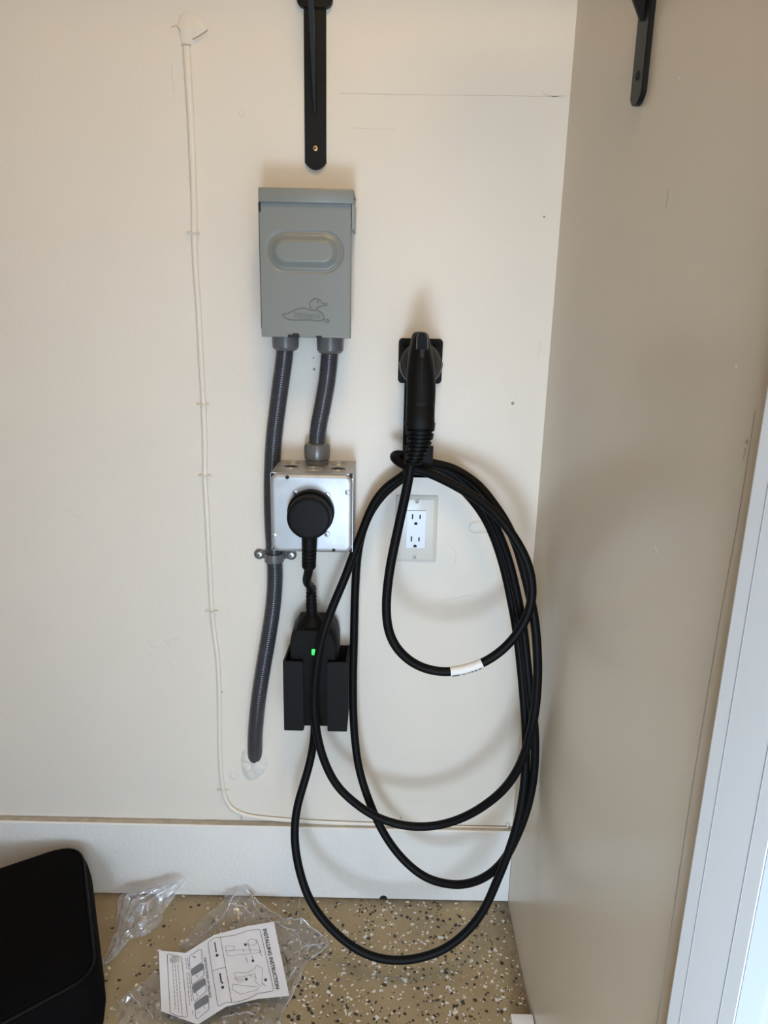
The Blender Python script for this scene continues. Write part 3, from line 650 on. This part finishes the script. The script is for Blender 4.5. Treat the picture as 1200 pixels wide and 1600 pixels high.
# main cable, from handle through three hanging turns to the control box
RB = .0066
CP = [(643, 716, .150), (639, 745, .150), (631, 785, .154), (620, 835, .160), (609, 890, .166), (603.5, 945, .170), (607, 985, .172), (620, 1013, .172), (645, 1036, .172), (672, 1047, .172), (700, 1050, .172), (728, 1045.5, .170), (760, 1033, .168), (790, 1011, .166), (815, 980, .165), (829, 947, .164), (831.5, 917, .162), (825, 882, .158), (811, 852, .152), (793, 825, .145), (770, 799, .135), (745, 779, .124), (715, 761, .112), (690, 748, .103), (665, 737, .096),
      (640, 730, .093), (622, 722, .086), (613.5, 714, .074), (617, 709, .060), (630, 711, .050), (650, 716, .047), (676, 724, .046), (702, 729, .050), (728, 743, .060), (750, 760, .075), (772, 788, .095), (790, 815, .115), (806, 850, .132), (818, 890, .145), (829, 935, .156), (836, 975, .164), (839.5, 1020, .169), (840, 1060, .172), (836, 1110, .176), (826, 1157, .174), (811, 1198, .168), (790, 1230, .160), (762, 1255, .150), (727, 1276, .142), (692, 1288, .136), (657, 1292, .132), (622, 1288, .128), (587, 1276, .124), (555, 1255, .120), (527, 1228, .116), (507, 1190, .112), (495, 1145, .108), (490.5, 1095, .104), (494.5, 1043, .101), (503.5, 997, .098), (519, 950, .092), (538, 905, .084), (553, 865, .074), (568, 825, .062), (584, 787, .052), (605, 760, .044), (632, 742, .040),
      (655, 723, .040), (680, 727, .040), (710, 742, .042), (738, 766, .050), (760, 795, .068), (780, 835, .085), (796, 880, .100), (808, 930, .114), (818, 985, .130), (824, 1040, .142), (829, 1090, .150), (834.5, 1130, .155), (836, 1170, .158), (833.5, 1215, .160), (823, 1265, .162), (808, 1305, .164), (790, 1340, .164), (765, 1366, .160), (738, 1379, .154), (710, 1382.5, .146), (667, 1372, .132), (632, 1345, .118), (602, 1306, .104), (580, 1260, .090), (562, 1205, .075), (554, 1150, .062), (551.5, 1080, .050), (553, 1000, .040), (555, 920, .034), (559, 865, .030), (568, 825, .026), (583, 793, .022), (606, 765, .022), (634, 744, .023),
      (655, 721, .023), (680, 731, .023), (708, 752, .024), (735, 778, .030), (757, 808, .046), (774, 845, .062), (788, 890, .078), (798, 935, .092), (807, 985, .106), (813.5, 1040, .120), (818, 1090, .132), (821.5, 1140, .142), (821.5, 1190, .152), (818, 1235, .160), (809, 1285, .168), (795, 1330, .174), (777, 1375, .180), (755, 1423, .188), (727, 1458, .196), (692, 1484, .202), (650, 1498, .206), (615, 1500.5, .206), (580, 1494, .202), (545, 1475, .194), (510, 1443, .184), (485, 1408, .172), (470, 1368, .158), (461.5, 1325, .142), (460.5, 1290, .128), (465, 1258, .114), (474, 1227, .100), (484, 1192, .084), (490, 1160, .066), (491.5, 1140, .050), (491.5, 1128, .044)]
WP = [at(*p) for p in CP]
WP = [Vector((min(p.x, XR - RB - .0006), min(p.y, -.0078), max(p.z, RB + .0008))) for p in WP]
CABLE = smooth_path(spline(WP, .004), 14)
cable = G().add(*tube(CABLE, RB, 14)).make('charging_cable', M['rubber'], ch)
# white printed sleeve on the first turn
def nearest(p, lo=0, hi=None): 
    hi = hi or len(CABLE); return min(range(lo, hi), key=lambda i: (CABLE[i] - p).length)
ia = nearest(at(702, 1050, .172), 0, 300); ib = nearest(at(752, 1036.5, .169), 0, 300); SL = CABLE[ia:ib + 1]
sleeve = G().add(*tube(SL, RB + .0006, 20)).make('label_sleeve', M['label'], cable)
g = G(); R_ = random.Random(4)
words = [(.05, .26), (.31, .33), (.36, .42), (.46, .48), (.52, .57), (.61, .67), (.71, .79), (.84, .92)]
for a, b in words:
    for row in (0, 1):
        pts = []
        for k in range(7):
            f = a + (b - a) * k / 6; i = f * (len(SL) - 1); i0 = int(i); p = SL[i0].lerp(SL[min(i0 + 1, len(SL) - 1)], i - i0)
            T = (SL[min(i0 + 1, len(SL) - 1)] - SL[i0 - 1 if i0 else 0]).normalized(); out = Vector((0, -1, 0)); dn = out.cross(T); dn = dn if dn.z < 0 else -dn
            ang = .50 + row * .22; pts.append(p + (out * math.cos(ang) + dn * math.sin(ang)) * (RB + .0012))
        g.add(*ribbon(pts, .0012, (out * math.cos(ang) + dn * math.sin(ang))))
g.make('sleeve_print', M['ink'], sleeve, smooth=False)
# charging handle: collar into the socket, humped back, straight grip
def ell(px, py, d, wpx, dep, ex=2.4, n=40):
    c = at(px, py, d); hw_ = wpx / 2 * (at(px + 1, py, d).x - at(px, py, d).x); r = []
    for k in range(n):
        a = 2 * PI * k / n; ca, sa = math.cos(a), math.sin(a)
        r.append(c + Vector((hw_ * math.copysign(abs(ca) ** (2 / ex), ca), dep / 2 * math.copysign(abs(sa) ** (2 / ex), sa), 0)))
    return r
secs = [(656.5, 518.5, .108, 10, .020), (656.5, 519.5, .108, 19, .036), (656.5, 523, .109, 25, .050), (656.8, 530, .111, 29, .060), (657, 540, .114, 33, .066), (657, 552, .118, 38, .068), (657.5, 566, .124, 42, .062), (657.5, 585, .132, 45, .052), (658, 605, .138, 45.5, .044), (657.5, 625, .142, 45, .042), (657, 632.3, .1435, 45, .041), (657, 633, .1435, 44.2, .040), (657, 633.8, .1435, 45, .041), (656.5, 650, .146, 45, .040), (656.5, 664, .148, 45.5, .040), (656, 668, .148, 43, .037)]
hnd = G().add(*loft([ell(*s) for s in secs])).make('handle', M['plastic'], ch, angle=50)
ctr = at(657.5, 568, .07)
G().add(*lathe(Vector((ctr.x, 0, ctr.z)), (0, -1, 0), [(.030, .0215), (.048, .0215), (.0485, .0280), (.068, .0290), (.078, .0276), (.098, .0205), (.108, .0140)], 44)).make('collar', M['grip'], hnd, angle=30)
for s in (-1, 1):
    P = [Vector((ctr.x + s * .0297 * math.cos(a), -.073, ctr.z + .0297 * math.sin(a))) for a in [math.radians(-62 + 66 * k / 16) for k in range(17)]]
    G().add(*tube(P, .0014, 8)).make('collar_edge', M['fitting'], hnd)
# thumb latch with ribs and stem
def hp(px, py, d): return at(px, py, d)
lt = [(650.5, 521.5), (667.5, 522), (669.5, 546.5), (650, 546)]
def slab(pts, d0, d1, name, m, parent):
    return G().add(*loft([[at(x, y, d) for x, y in pts] for d in (d0, d1)])).make(name, m, parent, smooth=False)
frame = slab([(650.5, 523), (653, 520.5), (666, 521), (668.5, 523.5), (670, 547), (667, 549), (652, 549), (649.5, 546.5)], .128, .1475, 'latch_frame', M['plastic'], hnd)
latch = slab([(653, 525), (655, 523), (664.5, 523.5), (666, 525), (666.5, 545), (653.5, 545)], .140, .1500, 'latch_button', M['plastic'], hnd)
for pts in ([(655, 521.8), (652.2, 524.5), (651.4, 534), (651, 545)], [(664.5, 522.2), (667.3, 524.8), (668.2, 534), (668.6, 545)]):
    G().add(*tube(spline([at(x, y, .1478) for x, y in pts], .002), .0007, 8)).make('latch_edge', M['fitting'], frame)
for k in range(5):
    y = 530 + k * 2.8; slab([(655, y), (664, y), (664, y + 1.3), (655, y + 1.3)], .149, .1512, 'latch_rib', M['plastic2'], latch)
slab([(655.5, 545), (664.5, 545), (663, 551), (662.5, 559), (657, 559), (656.5, 551)], .142, .1530, 'latch_stem', M['grip'], hnd)
g = G().add(*tube([at(659, y, d) for y, d in ((562, .1565), (590, .1585), (620, .163))], .0006, 6)); g.make('mould_line', M['greydk'], hnd)
# strain relief with alternating slots
s0 = at(656, 657, .148); s1 = at(644.5, 725, .150); Ls = (s1 - s0).length; rings = []; N_ = 96
for k in range(N_ + 1):
    f = k / N_; p = s0.lerp(s1, f) + Vector((.004 * math.sin(PI * f), 0, 0)); r0 = .0210 - .0088 * f ** 1.1
    if f < .05: r0 *= .80 + .2 * f / .05
    if f > .95: r0 *= 1 - (f - .95) * 2.5
    ph = f * 5.2; fr = ph - math.floor(ph); row = int(ph) ; rr_ = []
    for j in range(40):
        a = 2 * PI * j / 40; cut = 0
        front = a  # 0 right, 90 = front (-y)
        for half in (0, 1):
            fr2 = (ph + half * .5) % 1.0
            if .18 < fr2 < .52 and 1 < ph + half * .5 and f < .93:
                c_ = math.cos(a - (PI * .36 if half == 0 else PI * .66))
                if c_ > .10: cut = .0030
        r = r0 - cut
        rr_.append(p + Vector((r * math.cos(a), -r * .92 * math.sin(a), 0)))
    rings.append(rr_)
G().add(*loft(rings)).make('strain_relief', M['plastic'], hnd, angle=25)

# ------------------------------------------------------------------ black case at the left
ZB = .124
cor = [fl(131, 1309, ZB), fl(155, 1519, ZB), None, None]
e1 = (cor[0] - fl(0, 1353, ZB)).normalized(); e2 = (cor[1] - fl(43, 1579, ZB)).normalized()
cor[2] = cor[1] - e2 * .36; cor[3] = cor[0] - e1 * .36
shift = min(0, -.024 - max(c.y for c in cor)); cor = [Vector((c.x, c.y, 0)) for c in cor]
def rpoly(cor, off, r, n=8):
    m_ = len(cor); c = sum(cor, Vector()) / m_; L = []
    for i in range(m_):
        a, b = cor[i], cor[(i + 1) % m_]; T = (b - a).normalized(); nr = Vector((T.y, -T.x, 0)); nr = nr if nr.dot((a + b) / 2 - c) > 0 else -nr
        L.append((a + nr * off, T))
    pts = []
    for i in range(m_):
        (a, T1), (b, T2) = L[i - 1], L[i]; den = T1.x * T2.y - T1.y * T2.x; s = ((b.x - a.x) * T2.y - (b.y - a.y) * T2.x) / den; q = a + T1 * s
        ang = math.acos(max(-1, min(1, (-T1).dot(T2)))); R_ = (r[i] if isinstance(r, (list, tuple)) else r) + off; cut = R_ / math.tan(ang / 2)
        A, B = q - T1 * cut, q + T2 * cut
        for k in range(n + 1):
            f = k / n; pts.append(A * (1 - f) ** 2 + q * 2 * f * (1 - f) + B * f * f)
    return pts
t = thing('storage_case', 'black soft zip case lying flat on the floor at the baseboard', 'case', Vector((sum(c.x for c in cor) / 4, sum(c.y for c in cor) / 4, 0)))
RR = [.055, .05, .05, .05]
def lay(z, off): return [Vector((p.x, p.y, z + 0.0)) for p in rpoly(cor, off, RR)]
body = G().add(*loft([lay(.0006, -.006), lay(.008, .001), lay(.04, .006), (lay(.08, .006)), lay(.105, .002), lay(.114, -.001), lay(.1195, -.005)])).make('body', M['fabric'], t, angle=70)
G().add(*loft([lay(.1185, -.007), lay(.1225, -.009), lay(ZB, -.013), [p.lerp(Vector((t.location.x, t.location.y, ZB + .003)), .5) for p in lay(ZB + .003, -.013)]])).make('lid', M['fabric'], t, angle=70)
ring = lay(.1200, -.0045); ring.append(ring[0]); G().add(*tube(ring, .0024, 8)).make('piping', M['rubber'], t)
fm = cor[1] - e2 * .10; nrm_ = Vector((e2.y, -e2.x, 0)); nrm_ = nrm_ if nrm_.y < 0 else -nrm_
hp_ = [fm + nrm_ * .006 + Vector((0, 0, .075)) - e2 * x + nrm_ * y for x, y in ((0, 0), (.004, .016), (.02, .024), (.06, .026), (.10, .024), (.116, .016), (.12, 0))]
G().add(*tube(spline(hp_, .004), .009, 12, sx=.5)).make('handle', M['fabric'], t)

# ------------------------------------------------------------------ things on the floor
def inside(p, poly):
    c = False
    for i in range(len(poly)):
        a, b = poly[i - 1], poly[i]
        if (a.y > p.y) != (b.y > p.y) and p.x < (b.x - a.x) * (p.y - a.y) / (b.y - a.y) + a.x: c = not c
    return c
def film(outline, hfun, step, seed, jitter=.35):
    O = spline([Vector((p.x, p.y, 0)) for p in outline] + [Vector((outline[0].x, outline[0].y, 0))], step)[:-1]
    R = random.Random(seed); pts = [Vector((p.x, p.y)) for p in O]; ne = len(pts)
    x0, x1 = min(p.x for p in O), max(p.x for p in O); y0, y1 = min(p.y for p in O), max(p.y for p in O)
    for j in range(int((y1 - y0) / step) + 1):
        for i in range(int((x1 - x0) / step) + 1):
            p = Vector((x0 + (i + R.uniform(-jitter, jitter)) * step, y0 + (j + R.uniform(-jitter, jitter)) * step))
            if inside(p, O) and min((p - q).length for q in pts[:ne:3]) > step * .6: pts.append(p)
    v, e, f, *_ = delaunay_2d_cdt(pts, [(i, (i + 1) % ne) for i in range(ne)], [], 1, 1e-5)
    return [Vector((p.x, p.y, hfun(p.x, p.y))) for p in v], [tuple(q) for q in f]
def ridge(x, y, s, z): return 1 - abs(fbm(x * s, y * s, z, 3)) * 2
pap_c = fl(350, 1525)
out = [fl(x, y, .004) for x, y in ((352, 1412), (372, 1408), (392, 1410), (418, 1424), (450, 1438), (490, 1450), (513, 1474), (498, 1489), (478, 1503), (466, 1542), (442, 1578), (430, 1640), (330, 1700), (195, 1690), (188, 1612), (182, 1580), (215, 1541), (262, 1502), (290, 1466), (325, 1428))]
SHEET = [fl(x, y, .004) for x, y in ((240, 1490), (290, 1490), (334, 1460), (432, 1438), (460, 1566), (400, 1575), (350, 1590), (310, 1615), (240, 1595))]
def hb(x, y):
    p = max(0, ridge(x, y, 11, 2.2)); q = max(0, ridge(x, y, 26, 7.7))
    top = max(0, (y + .085) / .07)                      # the open end stands up against the baseboard
    if inside(Vector((x, y)), SHEET): return .0016 + .12 * (.011 * p ** 4 + .006 * q ** 5) + .0015 * p
    lip = math.exp(-((x - fl(378, 1408).x) / .045) ** 2)
    return .0016 + .011 * p ** 4 + .006 * q ** 5 + .030 * lip * top ** 1.5
v, f = film(out, hb, .0055, 5)
o = link('plastic_bag', v, f, M['film'], smooth=True, angle=32); tag(o, 'clear crumpled plastic bag spread flat on the floor under the paper', 'bag')
ROOTLOC[o.name] = Vector((0, 0, 0)); bag = o
M['film_glint'] = film_mat('film_highlight', 0.55, 1.2)  # whiter film that paints highlights along the bag's rim and creases
e_ = spline(out[:-6], .004)
G().add(*tube([Vector((p.x, p.y, hb(p.x, p.y) + .0006)) for p in e_], .0009, 6)).make('bag_edge_highlight', M['film_glint'], bag)
for pts in ([(392, 1410), (402, 1425), (420, 1438), (438, 1447), (462, 1452)], [(372, 1410), (352, 1432), (330, 1450), (312, 1462)], [(460, 1452), (470, 1478), (462, 1505)], [(505, 1475), (482, 1478), (455, 1490)], [(385, 1568), (407, 1570), (404, 1582)], [(345, 1590), (372, 1584), (398, 1588)], [(468, 1402), (467, 1420), (465, 1440)], [(205, 1560), (228, 1580), (240, 1596)], [(360, 1425), (385, 1428), (402, 1432)], [(430, 1545), (452, 1530), (468, 1512)]):
    e_ = spline([fl(x, y, .004) for x, y in pts], .003)
    G().add(*tube([Vector((p.x, min(p.y, -.018), hb(p.x, p.y) + .0004 + .0012 * max(0, fbm(p.x * 60, p.y * 60)))) for p in e_], lambda s_: .0007 + .0006 * fbm(s_ * 90, 2), 6, sx=1.5)).make('crease_highlight', M['film_glint'], bag)
# twisted scrap of film beside the case
LE = [(160, 1508), (169, 1485), (180, 1452), (182, 1425), (185, 1405), (206, 1400), (232, 1391), (262, 1382)]
RE = [(163, 1510), (182, 1494), (205, 1468), (229, 1460), (248, 1445), (259, 1420), (273, 1402), (291, 1380)]
ZE = [.003, .005, .009, .013, .017, .025, .036, .050]
def edge(E_): return spline([fl(x, y, z) for (x, y), z in zip(E_, ZE)], .0008)
EL, ER = edge(LE), edge(RE); ni, nj = 70, 64; V = []; Fw = []
for i in range(ni + 1):
    t_ = i / ni; a = EL[min(int(t_ * (len(EL) - 1)), len(EL) - 1)]; b = ER[min(int(t_ * (len(ER) - 1)), len(ER) - 1)]; wd = (b - a).length
    for j in range(nj + 1):
        q = j / nj; env = math.sin(PI * min(1, max(0, q))) ** .5
        pleat = abs(math.sin(PI * (5.5 * q + .35 * math.sin(5 * t_) + .5 * fbm(q * 2, t_ * 3, 5)))) ** 1.6
        z_ = env * (wd * (.10 + .16 * pleat) + .003 * fbm(q * 8, t_ * 9, 1))
        p = a.lerp(b, q); V.append(Vector((p.x + .004 * fbm(t_ * 9, q * 5, 7), min(p.y, -.0165), max(.001, p.z + z_))))
for i in range(ni):
    for j in range(nj): k = i * (nj + 1) + j; Fw.append((k, k + 1, k + nj + 2, k + nj + 1))
o = link('plastic_wrap', V, Fw, M['film2'], angle=35); tag(o, 'twisted scrap of hazy plastic wrap between black case and paper', 'wrap')

# instruction sheet: folded paper, printed
top = [(248, 1485), (290, 1489), (334, 1461), (386, 1447), (428, 1440)]; bot = [(252, 1580), (309, 1601), (353, 1573), (402, 1561), (452, 1556)]
hts = [.022, .008, .029, .013, .025]
nv, per_ = 16, 8; V = []; Fp = []; ncol = (len(top) - 1) * per_ + 1
for c in range(ncol):
    a = min(c // per_, len(top) - 2); q = c / per_ - a; qq = q
    for r in range(nv + 1):
        f = r / nv; x = (top[a][0] * (1 - q) + top[a + 1][0] * q) * (1 - f) + (bot[a][0] * (1 - q) + bot[a + 1][0] * q) * f
        y = (top[a][1] * (1 - q) + top[a + 1][1] * q) * (1 - f) + (bot[a][1] * (1 - q) + bot[a + 1][1] * q) * f
        h = hts[a] * (1 - qq) + hts[a + 1] * qq + .0016 * fbm(c * .16, r * .22, 4) + .003 * ((f - .5) ** 2) * 4
        V.append(fl(x, y, h))
for c in range(ncol - 1):
    for r in range(nv): k = c * (nv + 1) + r; Fp.append((k, k + 1, k + nv + 2, k + nv + 1))
sheet = thing('instruction_sheet', 'white folded instruction sheet with printed diagrams lying on the clear plastic bag', 'paper', fl(350, 1525))
link('paper', V, Fp, M['paper'], sheet, angle=60)
pb = BVHTree.FromPolygons(V, Fp)
def onp(px, py):
    d = ray(px, py).normalized(); h = pb.ray_cast(CAM, d)
    if h[0] is None: return None
    n = h[1] if h[1].z > 0 else -h[1]
    return h[0] + n * .0005
zq = lambda x, y: (240 + x / 5.4545, 1430 + y / 5.4545)          # survey grid of the sheet
def pstroke(g, pts, wd, close=False):
    if close: pts = pts + [pts[0]]
    P = []
    for a, b in zip(pts, pts[1:]):
        L = math.hypot(b[0] - a[0], b[1] - a[1]); k = max(1, int(L / 14))
        for i in range(k): P.append((a[0] + (b[0] - a[0]) * i / k, a[1] + (b[1] - a[1]) * i / k))
    P.append(pts[-1]); Q = [onp(*zq(*p)) for p in P]; run = []
    for q in Q + [None]:
        if q is None:
            if len(run) > 1: g.add(*ribbon(run, wd, Vector((0, 0, 1))))
            run = []
        else: run.append(q)
def pfill(g, pts):
    c = [sum(p[i] for p in pts) / len(pts) for i in (0, 1)]; n = 8; V = []; Fv = []; m_ = len(pts)
    for k in range(n + 1):
        for p in pts: V.append(onp(*zq(c[0] + (p[0] - c[0]) * k / n, c[1] + (p[1] - c[1]) * k / n)))
    if any(p is None for p in V): return
    V = [p - Vector((0, 0, .0002)) for p in V]
    for k in range(n):
        for i in range(m_): Fv.append((k * m_ + i, k * m_ + (i + 1) % m_, (k + 1) * m_ + (i + 1) % m_, (k + 1) * m_ + i))
    g.add(V, Fv)
def ptext(g, body, a, b, up, bold=0.0):               # a,b: start and end of the baseline; up: cap height vector
    def pl(u, q): return onp(*zq(a[0] + (b[0] - a[0]) * u + up[0] * q, a[1] + (b[1] - a[1]) * u + up[1] * q))
    v, f = text_on(body, pl, 0.0, bold)
    f = [q for q in f if all(v[i] is not None for i in q)]; v = [p or Vector() for p in v]; g.add(v, f)
g = G()
ptext(g, 'INSTALLING INSTRUCTION', (930, 122), (1042, 634), (33, -8), .022); g.make('title_print', M['ink'], sheet, smooth=False)
g = G()
ptext(g, 'INSTRUCTIONS OF DRILLING', (428, 366), (474, 706), (21, -3), .008)
W1 = .0007
pstroke(g, [(575, 188), (690, 172), (790, 135), (890, 122), (908, 126), (955, 330), (1022, 630), (1018, 650), (890, 668), (800, 715), (700, 745), (615, 745), (560, 775), (548, 768), (500, 480), (465, 250), (470, 232), (520, 195)], W1, True)
pstroke(g, [(570, 192), (612, 440), (665, 745)], W1); pstroke(g, [(498, 482), (560, 455), (614, 447)], W1)
for box_ in ([(305, 358), (320, 340), (395, 292), (410, 298), (416, 395), (405, 408), (325, 462), (312, 458)], [(318, 480), (330, 462), (410, 412), (424, 418), (432, 510), (420, 525), (335, 592), (326, 585)], [(330, 612), (342, 595), (425, 540), (440, 548), (452, 645), (440, 660), (352, 733), (340, 728)], [(346, 762), (358, 745), (450, 682), (466, 690), (474, 800), (462, 815), (372, 888), (360, 880)]):
    pstroke(g, box_, W1, True)
pstroke(g, [(115, 340), (125, 332), (225, 356), (238, 365), (262, 600), (288, 865), (278, 872), (200, 862), (145, 835), (140, 825), (128, 600)], W1, True)
for r in (30, 19, 9): pstroke(g, [(170 + r * math.cos(k * PI / 8) * .95, 382 + r * math.sin(k * PI / 8)) for k in range(16)], .0006, True)
pstroke(g, [(192, 348), (212, 368), (214, 395), (204, 412)], .0006)
for poly in ([(612, 265), (683, 262), (685, 302), (615, 304)], [(612, 304), (770, 296), (905, 300), (915, 320), (780, 335), (635, 348)], [(690, 492), (800, 490), (870, 455), (876, 425), (930, 458), (925, 590), (915, 610), (862, 560), (870, 500), (760, 528), (692, 532)], [(675, 590), (790, 605), (900, 615), (880, 640), (740, 675), (670, 635)], [(690, 540), (735, 575), (770, 555)]):
    pstroke(g, poly, .00045, True)
pstroke(g, [(840 + 38 * math.cos(k * PI / 9), 232 + 28 * math.sin(k * PI / 9)) for k in range(18)], .0005, True)
for a, b in (((878, 205), (915, 312)), ((800, 240), (828, 320)), ((785, 360), (800, 405)), ((760, 290), (768, 318)), ((835, 340), (850, 380)), ((905, 310), (925, 350)), ((815, 512), (840, 525)), ((860, 520), (880, 545)), ((925, 580), (955, 605))): pstroke(g, [a, b], .0006)
for c in ((782, 252), (847, 390), (790, 547), (955, 552), (541, 343), (589, 616)):
    pfill(g, [(c[0] + 12 * math.cos(k * PI / 5), c[1] + 13 * math.sin(k * PI / 5)) for k in range(10)])
pstroke(g, [(522, 232), (536, 318)], .0018); pstroke(g, [(566, 495), (578, 570), (590, 585)], .0022); pstroke(g, [(335, 352), (360, 362)], .0014)
pstroke(g, [(352, 500), (380, 490)], .0006); pstroke(g, [(366, 510), (374, 530)], .0008); pstroke(g, [(360, 655), (376, 690)], .0008); pstroke(g, [(375, 838), (398, 828)], .0006); pstroke(g, [(430, 780), (436, 800)], .0006)
g.make('diagram_print', M['ink'], sheet, smooth=False)
g = G()
for poly in ([(320, 478), (332, 464), (410, 415), (422, 420), (427, 462), (330, 520)], [(332, 612), (344, 597), (426, 543), (440, 550), (445, 592), (345, 668)], [(348, 762), (360, 747), (450, 686), (464, 692), (469, 745), (358, 812)]): pfill(g, poly)
R_ = random.Random(2)
def smalltext(a, b, wd=.0009):
    L = math.hypot(b[0] - a[0], b[1] - a[1]); s = 0
    while s < L:
        e = min(L, s + R_.uniform(14, 40)); pstroke(g, [(a[0] + (b[0] - a[0]) * s / L, a[1] + (b[1] - a[1]) * s / L), (a[0] + (b[0] - a[0]) * e / L, a[1] + (b[1] - a[1]) * e / L)], wd); s = e + 7
for a, b in (((205, 425), (243, 855)), ((182, 425), (214, 830)), ((160, 425), (186, 805)), ((292, 365), (302, 470)), ((272, 365), (284, 460)), ((300, 490), (326, 745)), ((283, 490), (306, 770)), ((330, 815), (338, 858))): smalltext(a, b)
g.make('small_print', M['inkg'], sheet, smooth=False)

# small white plastic corner piece by the right wall
c0 = fl(797.5, 1584, .020); c1 = fl(832, 1584, .020)
t = thing('plastic_corner', 'small white plastic block on the floor against the beige right wall', 'block', Vector((c0.x + .015, c0.y - .02, 0)))
xe = min(c1.x, XR - .001)
G().add(*box(c0.x, xe, c0.y - .05, c0.y, .0125, .0205, .0014)).make('top_flange', M['white'], t)
G().add(*box(c0.x + .004, xe - .004, c0.y - .05, c0.y - .002, .0004, .0130, .0008)).make('foot', M['white'], t)
# wood chip caught at the bag's mouth
c0 = fl(391, 1401, .02); g = G()
g.add(*loft([[Vector((c0.x + x * .8, min(c0.y, -.019) + y, .0125 + z)) for x, y, z in ((-.006, d, -.008), (-.004, d, .004), (.001, d, .012), (.005, d, .006), (.006, d, -.009))] for d in (-.0012, .0012)]))
o = g.make('wood_chip', M['wood'], smooth=False); tag(o, 'small brown wood chip at the baseboard above the paper', 'debris')
# boards the brackets carry, above the view
t = link('shelf_board', *box(-1.6, XR - .002, -.21, -.001, ZT + .0005, ZT + .019, .001), M['board']); tag(t, 'wooden shelf board resting on the black brackets', 'shelf')
